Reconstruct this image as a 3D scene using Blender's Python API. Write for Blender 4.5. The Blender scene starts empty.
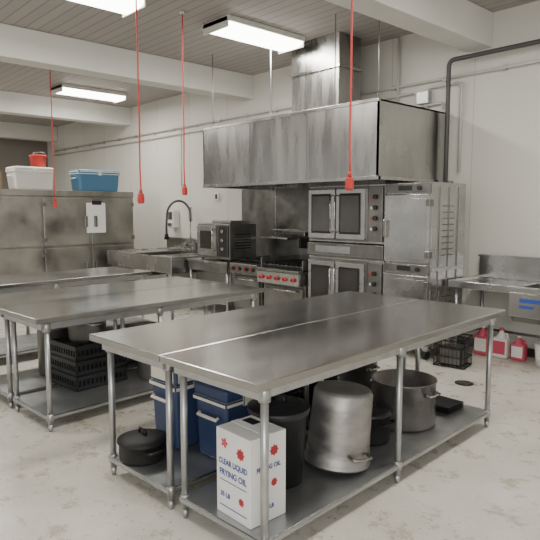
import bpy, bmesh, math, random
from mathutils import Vector, Matrix
random.seed(4)
SC=bpy.context.scene.collection

# ------------------------------------------------------------ materials
def mat(name, col, rough=.5, metal=0., noise=0., nscale=4., stretch=(1,1,1), bump=0., bscale=40., rvar=0., emit=0., spec=.5, trans=0., detail=4.):
    m=bpy.data.materials.new(name); m.use_nodes=True
    nt=m.node_tree; b=nt.nodes['Principled BSDF']
    b.inputs['Base Color'].default_value=(*col,1); b.inputs['Roughness'].default_value=rough
    b.inputs['Metallic'].default_value=metal
    b.inputs['Specular IOR Level'].default_value=spec
    if trans: b.inputs['Transmission Weight'].default_value=trans
    if emit:
        b.inputs['Emission Color'].default_value=(*col,1); b.inputs['Emission Strength'].default_value=emit
    tc=nt.nodes.new('ShaderNodeTexCoord'); mp=nt.nodes.new('ShaderNodeMapping')
    mp.inputs['Scale'].default_value=stretch
    nt.links.new(tc.outputs['Object'],mp.inputs['Vector'])
    if noise or rvar:
        n=nt.nodes.new('ShaderNodeTexNoise'); n.inputs['Scale'].default_value=nscale; n.inputs['Detail'].default_value=detail
        nt.links.new(mp.outputs[0],n.inputs['Vector'])
        if noise:
            r=nt.nodes.new('ShaderNodeValToRGB')
            r.color_ramp.elements[0].position=.3; r.color_ramp.elements[1].position=.7
            r.color_ramp.elements[0].color=(*[max(0,c*(1-noise)) for c in col],1)
            r.color_ramp.elements[1].color=(*[min(1,c*(1+noise*.6)) for c in col],1)
            nt.links.new(n.outputs['Fac'],r.inputs['Fac']); nt.links.new(r.outputs[0],b.inputs['Base Color'])
        if rvar:
            q=nt.nodes.new('ShaderNodeMapRange'); q.inputs['To Min'].default_value=max(.02,rough-rvar); q.inputs['To Max'].default_value=rough+rvar
            q.inputs['From Min'].default_value=.3; q.inputs['From Max'].default_value=.7
            nt.links.new(n.outputs['Fac'],q.inputs['Value']); nt.links.new(q.outputs[0],b.inputs['Roughness'])
    if bump:
        n2=nt.nodes.new('ShaderNodeTexNoise'); n2.inputs['Scale'].default_value=bscale
        nt.links.new(mp.outputs[0],n2.inputs['Vector'])
        bp=nt.nodes.new('ShaderNodeBump'); bp.inputs['Strength'].default_value=bump; bp.inputs['Distance'].default_value=.01
        nt.links.new(n2.outputs['Fac'],bp.inputs['Height']); nt.links.new(bp.outputs[0],b.inputs['Normal'])
    return m

M={}
M['top']=mat('brushed_steel_top',(.40,.395,.38),.19,.97,noise=.10,nscale=2.2,stretch=(1,.5,1),rvar=.045,detail=8)
M['steel']=mat('stainless_steel',(.46,.455,.44),.25,.95,noise=.2,nscale=3,rvar=.08)
M['hood']=mat('hood_steel',(.42,.415,.40),.28,.95,noise=.30,nscale=2.4,stretch=(2.2,1,.35),rvar=.1,bump=.25,bscale=3.)
M['dsteel']=mat('dull_steel',(.22,.215,.20),.38,.85,noise=.3,nscale=5,rvar=.1)
M['galv']=mat('galvanized_steel',(.47,.475,.475),.36,.88,noise=.12,nscale=14)
M['shelf']=mat('galvanized_shelf',(.43,.445,.45),.38,.85,noise=.2,nscale=6)
M['fridge']=mat('fridge_steel',(.33,.32,.29),.40,.87,noise=.34,nscale=2.2,rvar=.12,detail=8,bump=.15,bscale=4)
M['alu']=mat('spun_aluminium',(.38,.37,.355),.45,.85,noise=.3,nscale=6,stretch=(1,1,2),rvar=.12,bump=.35,bscale=9)
M['pot']=mat('worn_pot_steel',(.32,.305,.29),.38,.85,noise=.4,nscale=6,rvar=.12,bump=.2,bscale=10)
M['black']=mat('black_plastic',(.014,.015,.017),.45,noise=.3,nscale=6)
M['iron']=mat('cast_iron',(.018,.018,.018),.55,.3,noise=.3,nscale=10)
M['enamel']=mat('dark_enamel',(.022,.022,.025),.3,.3)
M['blue']=mat('blue_cooler_plastic',(.03,.05,.125),.42,noise=.15,nscale=3)
M['ltblue']=mat('light_blue_plastic',(.07,.20,.34),.4)
M['cream']=mat('cream_plastic',(.70,.67,.57),.45,noise=.06,nscale=3)
M['white']=mat('white_plastic',(.72,.71,.67),.4,noise=.05,nscale=3)
M['red']=mat('red_plastic',(.52,.03,.025),.4)
M['cord']=mat('red_cord_rubber',(.52,.045,.04),.5)
M['pink']=mat('pink_liquid_jug',(.55,.08,.13),.35)
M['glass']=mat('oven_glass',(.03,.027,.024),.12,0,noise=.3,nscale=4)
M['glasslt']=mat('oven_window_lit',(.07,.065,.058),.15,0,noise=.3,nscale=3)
M['knob']=mat('knob_black',(.02,.02,.02),.35)
M['carton']=mat('carton_white',(.80,.795,.78),.55,noise=.03,nscale=3)
M['ink_b']=mat('ink_blue',(.04,.07,.30),.6)
M['ink_r']=mat('ink_red',(.60,.06,.07),.6)
M['paper']=mat('paper',(.85,.85,.84),.7)
M['brown']=mat('cardboard',(.32,.22,.13),.8,noise=.15)
M['conduit']=mat('painted_conduit',(.55,.54,.50),.4,.1)
M['dpipe']=mat('dark_gas_pipe',(.09,.09,.09),.5,.4)
M['label_b']=mat('label_blue',(.03,.07,.33),.4)
M['beam']=mat('beam_paint',(.70,.69,.645),.6,noise=.06,nscale=1.5)
M['housing']=mat('fixture_enamel',(.75,.75,.70),.4)
M['lamp']=mat('fluorescent_diffuser',(1.,.98,.91),.4,emit=13.)
M['drain']=mat('drain_iron',(.03,.03,.03),.6,.4)
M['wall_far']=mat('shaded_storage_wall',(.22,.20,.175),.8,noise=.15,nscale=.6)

# floor
def floor_mat():
    m=bpy.data.materials.new('worn_epoxy_floor'); m.use_nodes=True; nt=m.node_tree; L=nt.links; b=nt.nodes['Principled BSDF']
    tc=nt.nodes.new('ShaderNodeTexCoord')
    n=nt.nodes.new('ShaderNodeTexNoise'); n.inputs['Scale'].default_value=1.1; n.inputs['Detail'].default_value=8; n.inputs['Roughness'].default_value=.65
    L.new(tc.outputs['Object'],n.inputs['Vector'])
    r=nt.nodes.new('ShaderNodeValToRGB'); r.color_ramp.elements[0].position=.34; r.color_ramp.elements[1].position=.64
    r.color_ramp.elements[0].color=(.50,.47,.41,1); r.color_ramp.elements[1].color=(.69,.665,.605,1)
    L.new(n.outputs['Fac'],r.inputs['Fac'])
    n2=nt.nodes.new('ShaderNodeTexNoise'); n2.inputs['Scale'].default_value=5; n2.inputs['Detail'].default_value=12; n2.inputs['Roughness'].default_value=.78
    L.new(tc.outputs['Object'],n2.inputs['Vector'])
    r2=nt.nodes.new('ShaderNodeValToRGB'); r2.color_ramp.elements[0].position=.37; r2.color_ramp.elements[1].position=.47
    r2.color_ramp.elements[0].color=(.62,.57,.48,1); r2.color_ramp.elements[1].color=(1,1,1,1)
    L.new(n2.outputs['Fac'],r2.inputs['Fac'])
    mx=nt.nodes.new('ShaderNodeMixRGB'); mx.blend_type='MULTIPLY'; mx.inputs['Fac'].default_value=.8
    L.new(r.outputs[0],mx.inputs[1]); L.new(r2.outputs[0],mx.inputs[2])
    n3=nt.nodes.new('ShaderNodeTexNoise'); n3.inputs['Scale'].default_value=34; n3.inputs['Detail'].default_value=3
    L.new(tc.outputs['Object'],n3.inputs['Vector'])
    r3=nt.nodes.new('ShaderNodeValToRGB'); r3.color_ramp.elements[0].position=.29; r3.color_ramp.elements[1].position=.35
    r3.color_ramp.elements[0].color=(.40,.35,.28,1); r3.color_ramp.elements[1].color=(1,1,1,1)
    L.new(n3.outputs['Fac'],r3.inputs['Fac'])
    m3=nt.nodes.new('ShaderNodeMixRGB'); m3.blend_type='MULTIPLY'; m3.inputs['Fac'].default_value=.85
    L.new(mx.outputs[0],m3.inputs[1]); L.new(r3.outputs[0],m3.inputs[2]); L.new(m3.outputs[0],b.inputs['Base Color'])
    q=nt.nodes.new('ShaderNodeMapRange'); q.inputs['To Min'].default_value=.16; q.inputs['To Max'].default_value=.42
    L.new(n2.outputs['Fac'],q.inputs['Value']); L.new(q.outputs[0],b.inputs['Roughness'])
    return m
# striped materials (ceiling boards / wall panels)
def striped(name,axis,period,width,col,line,rough,noise=.08):
    m=bpy.data.materials.new(name); m.use_nodes=True; nt=m.node_tree; L=nt.links; b=nt.nodes['Principled BSDF']
    tc=nt.nodes.new('ShaderNodeTexCoord'); s=nt.nodes.new('ShaderNodeSeparateXYZ'); L.new(tc.outputs['Object'],s.inputs[0])
    d=nt.nodes.new('ShaderNodeMath'); d.operation='DIVIDE'; d.inputs[1].default_value=period; L.new(s.outputs[axis],d.inputs[0])
    fr=nt.nodes.new('ShaderNodeMath'); fr.operation='FRACT'; L.new(d.outputs[0],fr.inputs[0])
    lt=nt.nodes.new('ShaderNodeMath'); lt.operation='LESS_THAN'; lt.inputs[1].default_value=width/period; L.new(fr.outputs[0],lt.inputs[0])
    fl=nt.nodes.new('ShaderNodeMath'); fl.operation='FLOOR'; L.new(d.outputs[0],fl.inputs[0])
    wn=nt.nodes.new('ShaderNodeTexWhiteNoise'); wn.noise_dimensions='1D'; L.new(fl.outputs[0],wn.inputs['W'])
    n=nt.nodes.new('ShaderNodeTexNoise'); n.inputs['Scale'].default_value=.8; n.inputs['Detail'].default_value=5; L.new(tc.outputs['Object'],n.inputs['Vector'])
    ad=nt.nodes.new('ShaderNodeMath'); ad.operation='ADD'; L.new(wn.outputs['Value'],ad.inputs[0]); L.new(n.outputs['Fac'],ad.inputs[1])
    r=nt.nodes.new('ShaderNodeValToRGB'); r.color_ramp.elements[0].position=.3; r.color_ramp.elements[1].position=1.
    ad2=nt.nodes.new('ShaderNodeMath'); ad2.operation='MULTIPLY'; ad2.inputs[1].default_value=.6; L.new(ad.outputs[0],ad2.inputs[0])
    r.color_ramp.elements[0].color=(*[c*(1-noise) for c in col],1); r.color_ramp.elements[1].color=(*[c*(1+noise) for c in col],1)
    L.new(ad2.outputs[0],r.inputs['Fac'])
    mx=nt.nodes.new('ShaderNodeMixRGB'); L.new(lt.outputs[0],mx.inputs[0]); L.new(r.outputs[0],mx.inputs[1]); mx.inputs[2].default_value=(*line,1)
    L.new(mx.outputs[0],b.inputs['Base Color']); b.inputs['Roughness'].default_value=rough
    return m
M['floor']=floor_mat()
M['ceil']=striped('ceiling_boards',1,.15,.016,(.37,.345,.325),(.22,.20,.19),.6,.06)
M['wallp']=striped('wall_panels_white',0,1.22,.012,(.67,.655,.60),(.49,.475,.43),.45,.05)

# ------------------------------------------------------------ builder
class B:
    def __init__(s,name,loc=(0,0,0),rot=0.):
        s.n=name; s.bm=bmesh.new(); s.mats=[]; s.loc=loc; s.rot=rot
    def mi(s,m):
        if m not in s.mats: s.mats.append(m)
        return s.mats.index(m)
    def box(s,x0,x1,y0,y1,z0,z1,m,bev=0.,seg=2,rz=0.,taper=0.):
        i=s.mi(m)
        cx,cy=(x0+x1)/2,(y0+y1)/2
        vs=[]
        for z in (z0,z1):
            t=1-taper if z==z0 else 1
            for (x,y) in ((x0,y0),(x1,y0),(x1,y1),(x0,y1)):
                dx,dy=(x-cx)*t,(y-cy)*t
                if rz: dx,dy=dx*math.cos(rz)-dy*math.sin(rz),dx*math.sin(rz)+dy*math.cos(rz)
                vs.append(s.bm.verts.new((cx+dx,cy+dy,z)))
        fs=[]
        for q in ((3,2,1,0),(4,5,6,7),(0,1,5,4),(1,2,6,5),(2,3,7,6),(3,0,4,7)):
            f=s.bm.faces.new([vs[k] for k in q]); f.material_index=i; fs.append(f)
        if bev:
            es=list({e for f in fs for e in f.edges})
            bmesh.ops.bevel(s.bm,geom=es,offset=bev,segments=seg,affect='EDGES',profile=.5,clamp_overlap=True)
        return s
    def cyl(s,p0,p1,r0,m,r1=None,seg=20,caps=True):
        i=s.mi(m); r1=r0 if r1 is None else r1
        p0=Vector(p0);p1=Vector(p1);d=(p1-p0).normalized()
        u=d.orthogonal().normalized(); v=d.cross(u)
        a=[];b=[]
        for k in range(seg):
            t=2*math.pi*k/seg; w=u*math.cos(t)+v*math.sin(t)
            a.append(s.bm.verts.new(p0+w*r0)); b.append(s.bm.verts.new(p1+w*r1))
        for k in range(seg):
            f=s.bm.faces.new((a[k],a[(k+1)%seg],b[(k+1)%seg],b[k])); f.material_index=i; f.smooth=True
        if caps:
            f=s.bm.faces.new(a[::-1]); f.material_index=i
            f=s.bm.faces.new(b); f.material_index=i
        return s
    def tube(s,pts,r,m,seg=10,close=False):
        i=s.mi(m); pts=[Vector(p) for p in pts]; n=len(pts); rings=[]
        u=None
        for k,p in enumerate(pts):
            if close: d=(pts[(k+1)%n]-pts[k-1]).normalized()
            else: d=(pts[min(k+1,n-1)]-pts[max(k-1,0)]).normalized()
            if u is None: u=d.orthogonal().normalized()
            else:
                u=(u-d*u.dot(d)); u=u.normalized() if u.length>1e-5 else d.orthogonal().normalized()
            v=d.cross(u)
            rings.append([s.bm.verts.new(p+(u*math.cos(2*math.pi*j/seg)+v*math.sin(2*math.pi*j/seg))*r) for j in range(seg)])
        for k in range(n if close else n-1):
            A=rings[k];C=rings[(k+1)%n]
            for j in range(seg):
                f=s.bm.faces.new((A[j],A[(j+1)%seg],C[(j+1)%seg],C[j])); f.material_index=i; f.smooth=True
        if not close:
            f=s.bm.faces.new(rings[0][::-1]); f.material_index=i
            f=s.bm.faces.new(rings[-1]); f.material_index=i
        return s
    def lathe(s,c,prof,m,seg=40,tilt=None):
        i=s.mi(m); rings=[]
        T=tilt or Matrix.Identity(3)
        for (r,z) in prof:
            if r<1e-4: rings.append([s.bm.verts.new(Vector(c)+T@Vector((0,0,z)))])
            else: rings.append([s.bm.verts.new(Vector(c)+T@Vector((r*math.cos(2*math.pi*j/seg),r*math.sin(2*math.pi*j/seg),z))) for j in range(seg)])
        for k in range(len(rings)-1):
            A=rings[k];C=rings[k+1]
            for j in range(seg):
                if len(A)==1 and len(C)==1: continue
                if len(A)==1: vs=(A[0],C[(j+1)%seg],C[j])
                elif len(C)==1: vs=(A[j],A[(j+1)%seg],C[0])
                else: vs=(A[j],A[(j+1)%seg],C[(j+1)%seg],C[j])
                f=s.bm.faces.new(vs); f.material_index=i
                dr=abs(prof[k][0]-prof[k+1][0]);dz=abs(prof[k][1]-prof[k+1][1])
                f.smooth=dz>dr*.4
        return s
    def done(s,recalc=True):
        if recalc: bmesh.ops.recalc_face_normals(s.bm,faces=s.bm.faces)
        me=bpy.data.meshes.new(s.n); s.bm.to_mesh(me); s.bm.free()
        for k in s.mats: me.materials.append(M[k])
        o=bpy.data.objects.new(s.n,me); o.location=s.loc; o.rotation_euler=(0,0,s.rot); SC.objects.link(o)
        return o

# ------------------------------------------------------------ room
WY=6.75; CZ=4.05; LX=-17.; RX=2.6; FY=-3.5
B('floor').box(LX,RX,FY,WY,-.1,0,'floor').done()
B('wall_back').box(LX-.2,RX,WY,WY+.2,-.1,CZ,'wallp').done()
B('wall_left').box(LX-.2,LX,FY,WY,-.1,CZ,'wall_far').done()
B('ceiling').box(LX-.2,RX,FY,WY+.2,CZ,CZ+.12,'ceil').done()
for k,x in enumerate((-3.6,-7.95,-12.25,-16.4,.75)):
    B('beam_%d'%(k+1)).box(x-.16,x+.16,FY,WY-.005,CZ-.40,CZ-.002,'beam',.008).done()
B('trim_1').box(LX+.01,RX,WY-.02,WY-.002,.0,.10,'dsteel').done()

# ------------------------------------------------------------ lights
def fixture(x,y):
    b=B('fluorescent_ceiling_light')
    b.box(x-.27,x+.27,y-.66,y+.66,CZ-.07,CZ-.003,'housing',.006)
    i=b.mi('lamp'); n=8; A=[];C=[]
    for k in range(n+1):
        t=math.pi*k/n; px=x-.24*math.cos(t); pz=CZ-.072-.06*math.sin(t)**.6 if 0<k<n else CZ-.072
        A.append(b.bm.verts.new((px,y-.64,pz))); C.append(b.bm.verts.new((px,y+.64,pz)))
    for k in range(n):
        f=b.bm.faces.new((A[k],A[k+1],C[k+1],C[k])); f.material_index=i; f.smooth=True
    for R in (A,C):
        f=b.bm.faces.new(R); f.material_index=i
    b.box(x-.25,x+.25,y-.66,y-.642,CZ-.14,CZ-.01,'housing',.004)
    b.box(x-.25,x+.25,y+.642,y+.66,CZ-.14,CZ-.01,'housing',.004)
    b.done()
    l=bpy.data.lights.new('tube_light','AREA'); l.shape='RECTANGLE'; l.size=.45; l.size_y=1.25; l.energy=50; l.color=(1,.955,.87)
    o=bpy.data.objects.new('tube_light',l); o.location=(x,y,CZ-.15); SC.objects.link(o)
for (x,y) in ((-5.87,5.12),(-5.95,2.74),(-10.9,5.2),(-10.9,2.6),(-1.6,1.2),(-1.6,4.4),(-5.95,.2),(-14.4,3.4)):
    fixture(x,y)

# daylight from the open end of the room
w=bpy.data.worlds.new('World'); bpy.context.scene.world=w; w.use_nodes=True
w.node_tree.nodes['Background'].inputs[0].default_value=(1,.98,.935,1); w.node_tree.nodes['Background'].inputs[1].default_value=.70
def area(name,loc,target,sx,sy,e,col=(1,1,1)):
    l=bpy.data.lights.new(name,'AREA'); l.shape='RECTANGLE'; l.size=sx; l.size_y=sy; l.energy=e; l.color=col
    o=bpy.data.objects.new(name,l); o.location=loc; d=Vector(target)-Vector(loc); o.rotation_euler=d.to_track_quat('-Z','Y').to_euler(); SC.objects.link(o)
area('window_daylight',(2.4,-2.8,2.6),(-5,4,.8),4,2.4,215,(1,.985,.95))

# ------------------------------------------------------------ work tables
def work_table(loc,rot,x0,x1,L,h=.91,mid=True,sz=.13):
    b=B('work_table',loc,rot)
    b.box(x0,x1,0,L,h-.042,h,'top',.006,3)
    b.box(x0+.05,x1-.05,.06,L-.06,h-.10,h-.04,'galv')            # under-channel
    ys=[.11]+([L*.475] if mid else [])+[L-.12]
    for y in ys:
        for x in (x0+.065,x1-.065):
            b.cyl((x,y,.05),(x,y,h-.05),.0205,'galv')
            b.cyl((x,y,.0),(x,y,.055),.014,'galv',r1=.021)
            b.cyl((x,y,h-.12),(x,y,h-.04),.03,'galv')
            b.cyl((x,y,sz-.045),(x,y,sz+.012),.027,'galv')
    b.box(x0+.045,x1-.045,.08,L-.09,sz-.035,sz,'shelf',.008)
    return b.done()
TH=math.radians(3.2)
G1=(-1.89,1.655,0); G2=(-4.28,1.56,0); G3=(-6.5,1.5,0)
work_table(G1,TH,-.757,0,2.74,h=.94)
work_table(G1,TH,-1.52,-.762,2.74,h=.94)
work_table(G2,TH,-.762,0,2.42)
work_table(G2,TH,-1.53,-.767,2.42)
work_table(G3,TH*1.3,-.95,0,2.5)

# ------------------------------------------------------------ hood + duct
b=B('exhaust_hood')
X0,X1,Y0,Y1,Z0,Z1=-7.3,-4.0,5.3,WY-.01,2.09,2.95
b.box(X0,X1,Y0,Y0+.02,Z0,Z1,'hood'); b.box(X0,X1,Y1-.02,Y1,Z0,Z1,'hood')
b.box(X0,X0+.02,Y0,Y1,Z0,Z1,'hood'); b.box(X1-.02,X1,Y0,Y1,Z0,Z1,'hood')
b.box(X0,X1,Y0,Y1,Z1-.02,Z1,'hood')
b.box(X0-.012,X1+.012,Y0-.012,Y0+.05,Z0-.03,Z0+.015,'steel',.004)
b.box(X1-.05,X1+.012,Y0,Y1,Z0-.03,Z0+.015,'steel',.004)
b.box(X0-.012,X0+.05,Y0,Y1,Z0-.03,Z0+.015,'steel',.004)
b.box(X0-.008,X1+.008,Y0-.008,Y0+.03,Z1-.03,Z1+.012,'steel',.004)
for x in (-6.2,-5.1): b.box(x-.006,x+.006,Y0-.004,Y0,Z0,Z1,'dsteel')
for k in range(7): # grease filters
    x=X0+.15+k*.44
    b.box(x,x+.41,5.75,5.78,Z0+.1,Z0+.6,'dsteel')
    for j in range(6): b.box(x+.03+j*.06,x+.055+j*.06,5.735,5.75,Z0+.12,Z0+.58,'iron')
for x in (-7.2,-5.9,-4.75,-4.1):
    b.cyl((x,5.42,Z1),(x,5.42,CZ),.007,'galv',seg=8)
b.done()
b=B('exhaust_duct')
b.box(-6.03,-5.15,5.95,6.4,2.955,CZ-.002,'hood')
b.box(-6.07,-5.11,5.91,6.44,2.955,3.0,'steel',.004); b.box(-6.06,-5.12,5.92,6.43,3.6,3.63,'steel')
b.done()
b=B('steel_wall_panel')
b.box(-8.1,-3.9,WY-.025,WY-.0,.85,2.09,'dsteel')
for x in (-7.2,-6.3,-5.4,-4.5): b.box(x-.01,x+.01,WY-.03,WY-.024,.85,2.09,'steel')
b.done()

# ------------------------------------------------------------ double convection oven
b=B('double_convection_oven')
ox0,ox1,oy=-5.46,-4.2,5.7
for k,(z0,z1) in enumerate(((.36,1.10),(1.30,2.04))):
    b.box(ox0,ox1,oy+.03,6.6,z0,z1,'steel',.008)
    fx=ox1-.24
    b.box(ox0+.02,fx,oy+.01,oy+.035,z0+.02,z1-.02,'dsteel')
    wd=(fx-ox0-.06)/2
    for j in range(2):
        a=ox0+.03+j*(wd+.012)
        b.box(a,a+wd-.01,oy-.02,oy+.02,z0+.05,z1-.05,'steel',.008)
        b.box(a+.06,a+wd-.07,oy-.026,oy-.018,z0+.11,z1-.11,'iron',.003)
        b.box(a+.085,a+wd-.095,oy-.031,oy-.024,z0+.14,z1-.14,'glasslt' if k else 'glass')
    hx=ox0+.03+wd
    for dx in (-.04,.035):
        b.tube([(hx+dx,oy-.02,z0+.13),(hx+dx,oy-.07,z0+.15),(hx+dx,oy-.07,z1-.15),(hx+dx,oy-.02,z1-.13)],.010,'steel')
    b.box(fx+.015,ox1-.01,oy-.005,oy+.04,z0+.03,z1-.03,'dsteel',.004)
    for j in range(4):
        z=z1-.16-j*.13
        b.cyl((fx+.125,oy-.005,z),(fx+.125,oy-.035,z),.028,'knob',seg=16)
        b.box(fx+.05,fx+.08,oy-.01,oy-.004,z-.02,z+.01,'white' if j%2 else 'red')
    b.box(ox0+.02,ox1-.02,oy+.04,6.5,z1,z1+.04,'dsteel')
b.box(ox0+.01,ox1-.01,oy+.05,6.55,1.10,1.30,'iron')
b.box(ox0,ox1,oy+.0,oy+.05,1.13,1.285,'dsteel',.005)
b.box(ox0+.15,ox0+.75,oy-.005,oy+.0,1.16,1.25,'steel',.002)
for x in (ox0+.08,ox1-.08):
    for y in (oy+.1,6.5): b.cyl((x,y,0),(x,y,.36),.03,'dsteel')
b.done()

# ------------------------------------------------------------ stacked holding cabinet
b=B('holding_cabinet')
cx0,cx1,cy,cyb=-4.12,-3.5,5.6,6.36
b.box(cx0,cx1,cy+.04,cyb,.14,2.03,'steel',.008)
for (z0,z1) in ((.18,.98),(1.12,1.90)):
    b.box(cx0+.01,cx1-.01,cy-.01,cy+.045,z0,z1,'steel',.012)
    b.box(cx0+.05,cx1-.05,cy-.014,cy-.008,z0+.05,z1-.05,'steel',.003)
    b.box(cx0+.03,cx0+.07,cy-.06,cy-.01,(z0+z1)/2-.1,(z0+z1)/2+.1,'dsteel',.008)
    for z in (z0+.1,z1-.1): b.box(cx1-.05,cx1+.006,cy-.02,cy+.06,z-.04,z+.04,'dsteel',.004)
for z in (1.0,1.915):
    b.box(cx0+.01,cx1-.01,cy+.0,cy+.045,z,z+.1,'dsteel',.004)
    b.box(cx0+.2,cx0+.38,cy-.006,cy+.002,z+.025,z+.08,'knob')
    b.cyl((cx0+.48,cy,z+.05),(cx0+.48,cy-.025,z+.05),.025,'knob',seg=14)
for y in (5.78,5.98,6.18): b.box(cx1,cx1+.008,y-.008,y+.008,.2,1.98,'dsteel')
for z0 in (.3,1.2):
    for j in range(9): b.box(cx1,cx1+.006,5.85,6.1,z0+j*.07,z0+j*.07+.012,'dsteel')
b.box(cx1,cx1+.01,cy+.06,cyb-.02,1.03,1.07,'galv')
for x in (cx0+.08,cx1-.08):
    for y in (cy+.12,cyb-.08):
        b.cyl((x-.02,y,.06),(x+.02,y,.06),.06,'black'); b.box(x-.03,x+.03,y-.04,y+.04,.10,.15,'galv')
b.done()

# ------------------------------------------------------------ range & griddle
b=B('gas_range')
ra,rb=-7.08,-6.42
b.box(ra,rb,5.72,6.55,.12,.90,'dsteel',.006)
b.box(ra,rb,5.62,5.74,.74,.90,'dsteel',.012)
for k in range(4):
    x=ra+.10+k*.155
    b.cyl((x,5.62,.82),(x,5.58,.82),.03,'knob',seg=14); b.box(x-.006,x+.006,5.572,5.582,.80,.85,'red')
b.box(ra+.03,rb-.03,5.68,5.73,.20,.70,'dsteel',.008); b.tube([(ra+.08,5.68,.66),(ra+.08,5.63,.66),(rb-.08,5.63,.66),(rb-.08,5.68,.66)],.012,'steel')
for i in range(2):
    for j in range(2):
        x=ra+.17+i*.32; y=5.9+j*.4
        b.cyl((x,y,.90),(x,y,.93),.06,'iron')
        for t in range(6):
            c,s_=math.cos(t*math.pi/3),math.sin(t*math.pi/3)
            b.tube([(x+.03*c,y+.03*s_,.955),(x+.15*c,y+.15*s_,.955)],.008,'iron',seg=6)
        b.tube([(x-.15,y-.19,.95),(x+.15,y-.19,.95),(x+.15,y+.19,.95),(x-.15,y+.19,.95)],.012,'iron',seg=6,close=True)
b.box(ra,rb,5.70,6.5,.90,.915,'iron')
b.box(ra,rb,6.5,6.56,.9,1.28,'dsteel',.006); b.box(ra,rb,6.25,6.55,1.26,1.29,'steel',.004)
for x in (ra+.08,rb-.08):
    for y in (5.8,6.45): b.cyl((x,y,0),(x,y,.13),.025,'dsteel')
b.done()
b=B('griddle_range')
b.box(-6.38,-5.5,5.72,6.55,.12,.86,'dsteel',.006)
b.box(-6.38,-5.5,5.58,5.74,.66,.84,'steel',.01)
b.box(-6.38,-5.5,5.56,5.66,.84,.88,'dsteel',.006)
b.box(-6.36,-5.52,5.68,6.5,.88,.93,'iron',.004)
b.box(-6.38,-6.355,5.66,6.5,.88,1.02,'dsteel'); b.box(-5.525,-5.5,5.66,6.5,.88,1.02,'dsteel'); b.box(-6.38,-5.5,6.47,6.52,.88,1.12,'dsteel')
for k in range(9): b.box(-6.33+k*.09,-6.30+k*.09,5.7,6.4,.93,.955,'iron')
for k in range(5):
    x=-6.27+k*.165
    b.cyl((x,5.58,.75),(x,5.54,.75),.028,'red',seg=14); b.cyl((x,5.545,.75),(x,5.535,.75),.014,'knob',seg=10)
b.box(-6.34,-5.54,5.69,5.73,.2,.62,'dsteel',.008); b.tube([(-6.25,5.69,.58),(-6.25,5.63,.58),(-5.63,5.63,.58),(-5.63,5.69,.58)],.012,'steel')
for x in (-6.28,-5.6):
    for y in (5.8,6.45): b.cyl((x,y,0),(x,y,.13),.025,'dsteel')
b.done()
b=B('wall_shelf')
b.box(-6.9,-5.55,6.35,WY-.03,1.38,1.41,'dsteel',.004)
for x in (-6.85,-6.2,-5.6): b.box(x-.01,x+.01,6.4,WY-.03,1.32,1.38,'steel')
b.box(-6.9,-5.55,6.70,WY-.03,1.38,1.6,'dsteel')
b.done()

# countertop steamer on stand
b=B('steamer_stand')
b.box(-8.2,-7.1,5.58,6.6,.86,.9,'steel',.006)
b.box(-8.18,-7.12,5.6,5.62,.72,.86,'dsteel')
for x in (-8.15,-7.15):
    for y in (5.63,6.5): b.cyl((x,y,0),(x,y,.87),.02,'galv')
b.box(-8.15,-7.15,5.63,6.5,.2,.23,'galv')
b.done()
b=B('countertop_steamer')
b.box(-7.98,-7.12,5.66,6.22,.93,1.5,'dsteel',.012)
b.box(-7.95,-7.42,5.62,5.67,.97,1.47,'steel',.01)
b.box(-7.85,-7.52,5.612,5.622,1.09,1.38,'glass')
b.tube([(-7.46,5.62,1.06),(-7.46,5.57,1.08),(-7.46,5.57,1.40),(-7.46,5.62,1.42)],.012,'steel')
b.box(-7.38,-7.14,5.635,5.665,.97,1.47,'knob',.004)
for z in (1.1,1.24,1.38): b.cyl((-7.26,5.635,z),(-7.26,5.605,z),.03,'steel',seg=14)
b.box(-7.7,-7.2,5.75,6.15,1.5,1.55,'steel',.01)
for j in range(6): b.box(-7.12,-7.114,5.76,6.1,1.1+j*.045,1.115+j*.045,'iron')
for x in (-7.92,-7.18):
    for y in (5.72,6.16): b.cyl((x,y,.9),(x,y,.94),.02,'knob',seg=10)
b.done()

# ------------------------------------------------------------ sinks
def sink(name,x0,x1,y0,y1,bx0,bx1,h=.9,splash=.25,apron=0.):
    b=B(name)
    b.box(x0,bx0,y0,y1,h-.035,h,'steel',.006); 
    if bx1<x1: b.box(bx1,x1,y0,y1,h-.035,h,'steel',.006)
    b.box(bx0,bx1,y0,y0+.07,h-.035,h,'steel'); b.box(bx0,bx1,y1-.12,y1,h-.035,h,'steel')
    d=.34
    b.box(bx0-.01,bx0+.01,y0+.05,y1-.1,h-d,h-.01,'dsteel'); b.box(bx1-.01,bx1+.01,y0+.05,y1-.1,h-d,h-.01,'dsteel')
    b.box(bx0,bx1,y0+.05,y0+.07,h-d,h-.01,'dsteel'); b.box(bx0,bx1,y1-.13,y1-.11,h-d,h-.01,'dsteel')
    b.box(bx0,bx1,y0+.05,y1-.1,h-d-.02,h-d,'dsteel')
    b.box(x0,x1,y0-.006,y0+.03,h-.06-apron,h+.022,'steel',.008)
    b.box(x0-.005,x0+.03,y0,y1,h-.06-apron,h+.022,'steel',.008); b.box(x1-.03,x1+.005,y0,y1,h-.06-apron,h+.022,'steel',.008)
    b.box(x0,x1,y1-.03,y1,h,h+splash,'steel',.006)
    b.box(x0,x1,y1-.07,y1,h+splash-.02,h+splash,'steel',.004)
    for x in (x0+.08,(x0+x1)/2+.03,x1-.08):
        for y in (y0+.06,y1-.08):
            b.cyl((x,y,0),(x,y,h-.04),.02,'galv'); b.cyl((x,y,0),(x,y,.06),.028,'galv')
    b.cyl((x0+.08,y1-.08,.28),(x1-.08,y1-.08,.28),.015,'galv'); 
    for x in (x0+.08,x1-.08): b.cyl((x,y0+.06,.28),(x,y1-.08,.28),.015,'galv')
    return b
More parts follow.
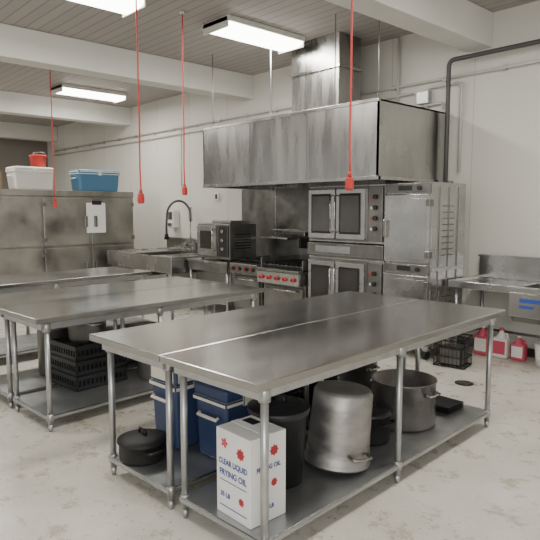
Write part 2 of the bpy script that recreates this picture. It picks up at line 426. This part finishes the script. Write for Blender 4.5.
b=sink('dish_sink',-10.55,-8.25,5.3,6.7,-9.9,-9.1,apron=.2)
fx,fy=-9.55,6.6      # pre-rinse faucet is part of the sink deck
b.cyl((fx-.12,fy,1.02),(fx+.12,fy,1.02),.025,'steel'); b.cyl((fx,fy,.9),(fx,fy,1.55),.014,'steel')
for dx in (-.12,.12): b.cyl((fx+dx,fy,1.02),(fx+dx,fy-.07,1.05),.018,'steel')
pts=[(fx,fy,1.5)]
for k in range(15):
    t=math.pi*k/14
    pts.append((fx-.22*k/14,fy-.20+.20*math.cos(t),1.66+.24*math.sin(t)))
pts.append((fx-.22,fy-.42,1.42)); pts.append((fx-.22,fy-.42,1.25))
b.tube(pts,.022,'dpipe')
sp=[]
for k in range(120):
    t=k/119; z=1.5+.28*t; sp.append((fx+.036*math.cos(k*.75),fy+.036*math.sin(k*.75),z))
b.tube(sp,.005,'steel',seg=5)
b.cyl((fx-.22,fy-.42,1.25),(fx-.22,fy-.42,1.14),.035,'iron',r1=.05)
b.tube([(fx,fy,.98),(fx,fy-.25,1.0),(fx,fy-.3,.95)],.012,'steel')
b.done()
b=B('soap_dispenser')
b.box(-10.4,-10.16,6.6,WY,1.35,1.72,'white',.02); b.box(-10.36,-10.2,6.58,6.62,1.38,1.46,'dsteel',.01); b.box(-10.35,-10.21,6.595,6.6,1.52,1.68,'dsteel')
b.done()

b=sink('utility_sink',-3.46,-.9,5.95,6.7,-2.72,-1.5,splash=.28)
b.box(-2.74,-1.48,5.94,6.0,.60,.86,'steel',.008)
b.box(-2.62,-2.36,5.932,5.941,.76,.80,'label_b'); b.box(-2.62,-2.48,5.932,5.941,.70,.73,'label_b')
b.cyl((-2.2,6.68,1.05),(-2.2,6.55,1.05),.02,'steel'); b.tube([(-2.2,6.56,1.05),(-2.2,6.5,1.15),(-2.2,6.35,1.15),(-2.2,6.3,1.08)],.012,'steel')
b.done()

# floor items under the utility sink
def jug(x,y,c,lab,r=.09,h=.28,rz=0):
    b=B('chemical_jug',(x,y,0),rz)
    b.box(-r,r,-r*.7,r*.7,.0,h*.72,c,.025,3)
    b.lathe((0,0,h*.70),[(r*.72,0),(r*.6,h*.08),(r*.25,h*.2),(r*.25,h*.26),(0,h*.26)],c,seg=20)
    b.cyl((0,0,h*.95),(0,0,h*1.03),r*.3,lab,seg=14)
    b.tube([(r*.3,0,h*.86),(r*.75,0,h*.84),(r*.85,0,h*.66)],.012,c,seg=6)
    b.box(-r*.8,r*.8,-r*.72,-r*.69,h*.15,h*.6,lab)
    b.done()
jug(-3.26,6.44,'pink','white',.09,.34); jug(-3.04,6.46,'white','pink',.09,.34); jug(-2.84,6.48,'pink','white',.08,.28)
b=B('bleach_bucket'); b.lathe((-2.5,6.42,0),[(0,0),(.11,0),(.135,.26),(.125,.26),(.105,.02),(0,.02)],'white'); b.done()
b=B('wire_basket',(-3.24,5.72,0),.2)
for z in (.015,.12,.24,.34):
    b.tube([(-.17,-.13,z),(.17,-.13,z),(.17,.13,z),(-.17,.13,z)],.008,'iron',seg=6,close=True)
for k in range(9):
    x=-.17+k*.0425
    for y in (-.13,.13): b.cyl((x,y,.01),(x,y,.34),.004,'iron',seg=6)
    b.cyl((x,-.13,.015),(x,.13,.015),.004,'iron',seg=6)
for k in range(7):
    y=-.13+k*.0433
    for x in (-.17,.17): b.cyl((x,y,.01),(x,y,.34),.004,'iron',seg=6)
b.box(-.13,.13,-.10,.10,.02,.22,'dsteel',.02)
b.done()
b=B('floor_drain'); b.cyl((-2.81,5.2,-.01),(-2.81,5.2,.006),.09,'drain',seg=28)
for k in range(5): b.box(-2.87+k*.026,-2.862+k*.026,5.15,5.25,.006,.009,'galv')
b.done()

# ------------------------------------------------------------ refrigerator bank
b=B('refrigerator_cabinet')
b.box(-11.75,-10.83,2.2,6.05,.1,2.08,'fridge',.01)
b.box(-11.75,-10.80,2.2,6.05,1.98,2.09,'fridge',.006)
b.box(-11.7,-10.9,2.25,6.0,0,.1,'iron')
ys=[2.24,3.2,4.14,5.08,6.02]
for k in range(4):
    for (z0,z1) in ((.16,1.0),(1.04,1.95)):
        b.box(-10.84,-10.79,ys[k]+.02,ys[k+1]-.02,z0,z1,'fridge',.012)
        hy=ys[k]+.1 if k%2 else ys[k+1]-.1
        b.box(-10.79,-10.74,hy-.03,hy+.03,(z0+z1)/2-.11,(z0+z1)/2+.11,'dsteel',.01)
        hy2=ys[k+1]-.03 if k%2 else ys[k]+.03
        for z in (z0+.12,z1-.12): b.box(-10.80,-10.775,hy2-.02,hy2+.05,z-.04,z+.04,'dsteel',.005)
b.box(-10.789,-10.783,5.0,5.40,1.27,1.86,'paper'); b.box(-10.785,-10.781,5.12,5.32,1.82,1.90,'iron')
b.done()

def cooler(name,loc,sx,sy,h,body,lid,rot=0,split=.80,rim=None):
    b=B(name,loc,rot); rim=rim or lid
    b.box(-sx/2,sx/2,-sy/2,sy/2,0,h*split,body,.025,3,taper=.08)
    b.box(-sx/2-.012,sx/2+.012,-sy/2-.012,sy/2+.012,h*(split-.02),h*(split+.05),rim,.008)
    b.box(-sx/2-.008,sx/2+.008,-sy/2-.008,sy/2+.008,h*(split+.045),h,lid,.022,3)
    b.box(-sx/2+.05,sx/2-.05,-sy/2+.05,sy/2-.05,h-.003,h+.008,lid,.004)
    if sx>=sy:
        for s_ in (-1,1):
            x=s_*(sx/2+.010); b.tube([(x,-.09,h*.62),(x+s_*.02,-.09,h*.6),(x+s_*.02,.09,h*.6),(x,.09,h*.62)],.011,rim,seg=8)
        b.box(-.04,.04,-sy/2-.02,-sy/2-.005,h*.74,h*.9,rim,.005)
    else:
        for s_ in (-1,1):
            y=s_*(sy/2+.010); b.tube([(-.09,y,h*.62),(-.09,y+s_*.02,h*.6),(.09,y+s_*.02,h*.6),(.09,y,h*.62)],.011,rim,seg=8)
        b.box(sx/2+.005,sx/2+.02,-.04,.04,h*.74,h*.9,rim,.005)
    return b.done()
cooler('white_cooler',(-11.1,4.06,2.09),.45,.72,.42,'white','white')
cooler('light_blue_cooler',(-11.1,5.35,2.09),.45,.86,.42,'ltblue','white')
b=B('cardboard_box'); b.box(-11.3,-10.95,3.05,3.5,2.09,2.42,'brown',.004); b.box(-10.951,-10.947,3.15,3.4,2.18,2.3,'paper'); b.done()
b=B('red_bucket'); b.lathe((-11.1,4.22,2.52),[(0,0),(.13,0),(.15,.2),(.16,.2),(.16,.22),(.10,.24),(0,.245)],'red'); b.tube([(-11.1,4.07,2.7),(-11.0,4.12,2.78),(-10.98,4.22,2.8),(-11.0,4.32,2.78),(-11.1,4.37,2.7)],.006,'galv',seg=6); b.done()

# ------------------------------------------------------------ wall pipes and conduits
def bent(pts,rr=.08):
    P=[Vector(p) for p in pts]; out=[P[0]]
    for k in range(1,len(P)-1):
        a=(P[k-1]-P[k]).normalized(); c=(P[k+1]-P[k]).normalized()
        for j in range(6):
            t=j/5; p=P[k]+a*rr*(1-t)**2+c*rr*t**2; out.append(p)
    out.append(P[-1]); return out
yw=WY-.04
B('gas_pipe').tube(bent([(2.4,WY-.15,3.56),(-3.92,WY-.15,3.56),(-3.92,WY-.15,0.0)]),.028,'dpipe').done()
b=B('electrical_conduit')
b.tube([(2.4,yw,3.38),(-16.5,yw,3.38)],.017,'conduit')
b.tube([(-4.5,yw,3.26),(-16.5,yw,3.26)],.014,'conduit')
b.tube(bent([(-4.3,yw,2.97),(-4.3,yw,3.3),(-3.8,yw,3.3),(-3.8,yw,2.2)]),.018,'conduit')
b.tube(bent([(-5.1,yw,3.26),(-5.1,yw,3.08),(-4.05,yw,3.08),(-4.05,yw,3.0)],.03),.016,'conduit')
b.tube([(-10.0,yw,3.38),(-10.0,yw,2.2)],.014,'conduit')
b.tube([(-4.75,yw,CZ),(-4.75,yw,3.0)],.014,'conduit')
b.box(-4.42,-4.24,WY-.09,WY,3.1,3.26,'galv',.008)
for k in range(24):
    x=2.2-k*.78; b.box(x-.02,x+.02,WY-.045,WY,3.35,3.41,'galv')
b.done()
b=B('electrical_outlet'); b.box(-8.9,-8.78,WY-.04,WY,1.9,2.05,'white',.008); b.box(-8.87,-8.81,WY-.044,WY-.039,1.93,2.02,'knob'); b.done()

# red drop cords
def cord(x,y,z):
    b=B('drop_cord')
    pts=[(x+.004*math.sin(k*.9),y+.004*math.cos(k*1.1),CZ-(CZ-z)*k/16) for k in range(17)]
    b.tube(pts,.008,'cord',seg=8)
    b.box(x-.028,x+.028,y-.025,y+.025,z-.10,z,'red',.012)
    b.box(x-.02,x+.02,y-.029,y+.029,z-.08,z-.03,'cord',.004)
    b.cyl((x,y,z),(x,y,z+.05),.018,'red',r1=.01); b.cyl((x,y,CZ-.03),(x,y,CZ),.03,'white')
    b.done()
cord(-5.0,2.88,1.88); cord(-5.9,4.0,2.0); cord(-2.89,3.48,1.97); cord(-8.85,3.6,1.86)

# ------------------------------------------------------------ things under the front tables
SZ=.131
def stock_pot(name,x,y,r,h,m,lid=None,z=SZ,hand='steel'):
    b=B(name,(x,y,z))
    b.lathe((0,0,0),[(0,0),(r*.93,0),(r,.02),(r,h),(r+.008,h+.004),(r+.006,h+.01),(r-.006,h+.008),(r-.008,.02),(0,.012)],m)
    for s_ in (-1,1):
        x_=s_*r; b.tube([(x_,-.06,h*.8),(x_+s_*.035,-.055,h*.81),(x_+s_*.04,0,h*.815),(x_+s_*.035,.055,h*.81),(x_,.06,h*.8)],.009,hand,seg=8)
        for q in (-.06,.06): b.box(x_-.01,x_+.01,q-.015,q+.015,h*.77,h*.84,hand,.003)
    if lid:
        b.lathe((0,0,h),[(r+.012,.006),(r+.012,.018),(r*.8,.035),(r*.3,.05),(0,.052)],lid)
        b.tube([(-.04,0,.05+h),(-.035,0,.075+h),(.035,0,.075+h),(.04,0,.05+h)],.008,hand,seg=8)
    return b.done()
# oil carton
bx,by,bz,bw,bd,bh=-2.345,1.765,SZ,.275,.245,.46
b=B('cooking_oil_carton')
b.box(bx,bx+bw,by,by+bd,bz,bz+bh,'carton',.004)
b.box(bx+.002,bx+bw-.002,by+bd*.5-.025,by+bd*.5+.025,bz+bh-.001,bz+bh+.002,'paper')
b.box(bx+.03,bx+.12,by+bd*.62,by+bd*.85,bz+bh,bz+bh+.003,'iron')
b.box(bx+.03,bx+bw-.03,by-.0015,by,bz+.045,bz+.05,'ink_b')
b.box(bx+.03,bx+bw-.03,by-.0015,by,bz+.185,bz+.189,'ink_b')
def petal(b,face,cx,cz,r,n,m):
    for k in range(n):
        t=2*math.pi*k/n; w_=.34*r
        q=[(0,0),(r*.6,w_),(r,0),(r*.6,-w_)]
        i=b.mi(m); vs=[]
        for (u,v) in q:
            uu=u*math.cos(t)-v*math.sin(t); vv=u*math.sin(t)+v*math.cos(t)
            vs.append(b.bm.verts.new((cx+uu,by-.0015,cz+vv) if face=='f' else (bx+bw+.0015,cx+uu,cz+vv)))
        f=b.bm.faces.new(vs); f.material_index=i
petal(b,'f',bx+.07,bz+bh-.07,.03,5,'ink_r'); petal(b,'f',bx+.20,bz+bh-.095,.034,8,'ink_r')
petal(b,'f',bx+.205,bz+.115,.024,8,'ink_r')
petal(b,'s',by+.16,bz+bh-.09,.032,8,'ink_r'); petal(b,'s',by+.16,bz+.20,.024,8,'ink_r')
carton=b.done(recalc=False)
def text(parent,name,s,loc,size,rz,m,xs=1.):
    c=bpy.data.curves.new(name,'FONT'); c.body=s; c.size=size; c.align_x='CENTER'; c.extrude=.0004; c.offset=.001
    o=bpy.data.objects.new(name,c); c.materials.append(M[m]); SC.objects.link(o); o.parent=parent
    o.location=loc; o.rotation_euler=(math.pi/2,0,rz); o.scale=(xs,1,1); return o
text(carton,'label_line_1','CLEAR LIQUID',(bx+bw/2,by-.002,bz+.275),.042,0,'ink_b',.85)
text(carton,'label_line_2','FRYING OIL',(bx+bw/2,by-.002,bz+.215),.046,0,'ink_b',.9)
text(carton,'label_line_3','35 LB',(bx+.075,by-.002,bz+.10),.034,0,'ink_b')
text(carton,'label_line_4','FRYING OIL',(bx+bw+.002,by+bd/2,bz+.28),.034,math.pi/2,'ink_b',.92)
text(carton,'label_line_5','35 LB',(bx+bw+.002,by+bd/2,bz+.07),.03,math.pi/2,'ink_b')

cooler('cooler',(-3.25,2.18,SZ),.28,.36,.56,'blue','cream',rot=TH,split=.74)
cooler('cooler',(-2.86,2.27,SZ),.31,.34,.49,'blue','blue',rot=.05,split=.78,rim='cream')
stock_pot('lidded_black_pot',-3.19,1.81,.15,.11,'iron','iron',hand='iron')
# black waste bin
b=B('black_bin',(-2.38,2.25,SZ)); b.lathe((0,0,0),[(0,0),(.14,0),(.165,.40),(.18,.41),(.18,.44),(.172,.44),(.16,.41),(.13,.02),(0,.02)],'black')
b.lathe((0,0,.44),[(.185,-.01),(.185,.01),(.12,.035),(0,.04)],'black'); b.tube([(-.05,0,.47),(-.04,0,.51),(.04,0,.51),(.05,0,.47)],.01,'black',seg=8); b.done()
# aluminium stock pot, upside down
T=Matrix.Rotation(math.radians(-5),3,'X')@Matrix.Rotation(math.radians(2),3,'Y')
b=B('aluminium_stock_pot',(-2.29,2.67,SZ+.02))
b.lathe((0,0,0),[(.185,0),(.207,.0),(.21,.012),(.20,.02),(.197,.1),(.193,.2),(.189,.32),(.185,.44),(.167,.465),(0,.472)],'alu',tilt=T)
b.lathe((0,0,0),[(.196,.07),(.203,.075),(.196,.08)],'alu',tilt=T)
for A_ in (math.radians(-10),math.radians(170)):
    R_=Matrix.Rotation(A_,3,'Z')
    pts=[T@(R_@Vector(q)) for q in ((.19,-.07,.10),(.235,-.065,.09),(.24,0,.085),(.235,.065,.09),(.19,.07,.10))]
    b.tube(pts,.01,'alu',seg=8)
b.done()
stock_pot('lidded_black_pot',-2.38,3.13,.135,.19,'iron','enamel',hand='iron')
stock_pot('large_steel_pot',-2.42,3.58,.235,.33,'pot')
stock_pot('black_stock_pot',-2.98,2.76,.19,.4,'enamel',hand='iron')
stock_pot('black_stock_pot',-3.0,3.2,.19,.44,'iron','iron',hand='iron')
stock_pot('dull_stock_pot',-3.08,3.75,.23,.36,'dsteel')
b=B('baking_pans',(-2.44,4.07,SZ))
for k in range(4): b.box(-.17,.17,-.11,.11,.0+k*.014,.006+k*.014,'dsteel',.003); b.box(-.18,.18,-.12,.12,.006+k*.014,.011+k*.014,'iron')
b.done()

# ------------------------------------------------------------ things under the left tables
b=B('black_crates',(-5.02,2.3,SZ),.1)
for k in range(3):
    z=k*.135
    b.box(-.24,.24,-.26,.26,z,z+.012,'black')
    for (x0,x1,y0,y1) in ((-.24,-.225,-.26,.26),(.225,.24,-.26,.26),(-.24,.24,-.26,-.245),(-.24,.24,.245,.26)):
        b.box(x0,x1,y0,y1,z+.09,z+.13,'black'); b.box(x0,x1,y0,y1,z,z+.04,'black')
    for j in range(13):
        y=-.25+j*.0415; b.box(.226,.238,y-.008,y+.008,z,z+.12,'black'); b.box(-.238,-.226,y-.008,y+.008,z,z+.12,'black')
    for j in range(12):
        x=-.23+j*.0415; b.box(x-.008,x+.008,-.258,-.246,z,z+.12,'black'); b.box(x-.008,x+.008,.246,.258,z,z+.12,'black')
b.box(-.2,.2,-.22,.22,.02,.36,'black')
b.done()
stock_pot('dull_stock_pot',-5.02,2.3,.17,.2,'pot',z=SZ+.402)
stock_pot('dull_stock_pot',-4.72,2.86,.19,.4,'pot')
cooler('storage_tote',(-4.8,3.42,SZ),.42,.4,.34,'black','black')
stock_pot('dull_stock_pot',-5.52,2.2,.17,.45,'dsteel')
cooler('storage_tote',(-5.5,2.9,SZ),.42,.6,.4,'dsteel','dsteel')

# ------------------------------------------------------------ camera
cam=bpy.data.cameras.new('camera'); co=bpy.data.objects.new('camera',cam); SC.objects.link(co)
cam.sensor_width=36; cam.sensor_fit='HORIZONTAL'; cam.lens=36*575/540
co.location=(0,0,1.72); co.rotation_euler=(math.radians(90-5.96),0,math.radians(47.5))
bpy.context.scene.camera=co
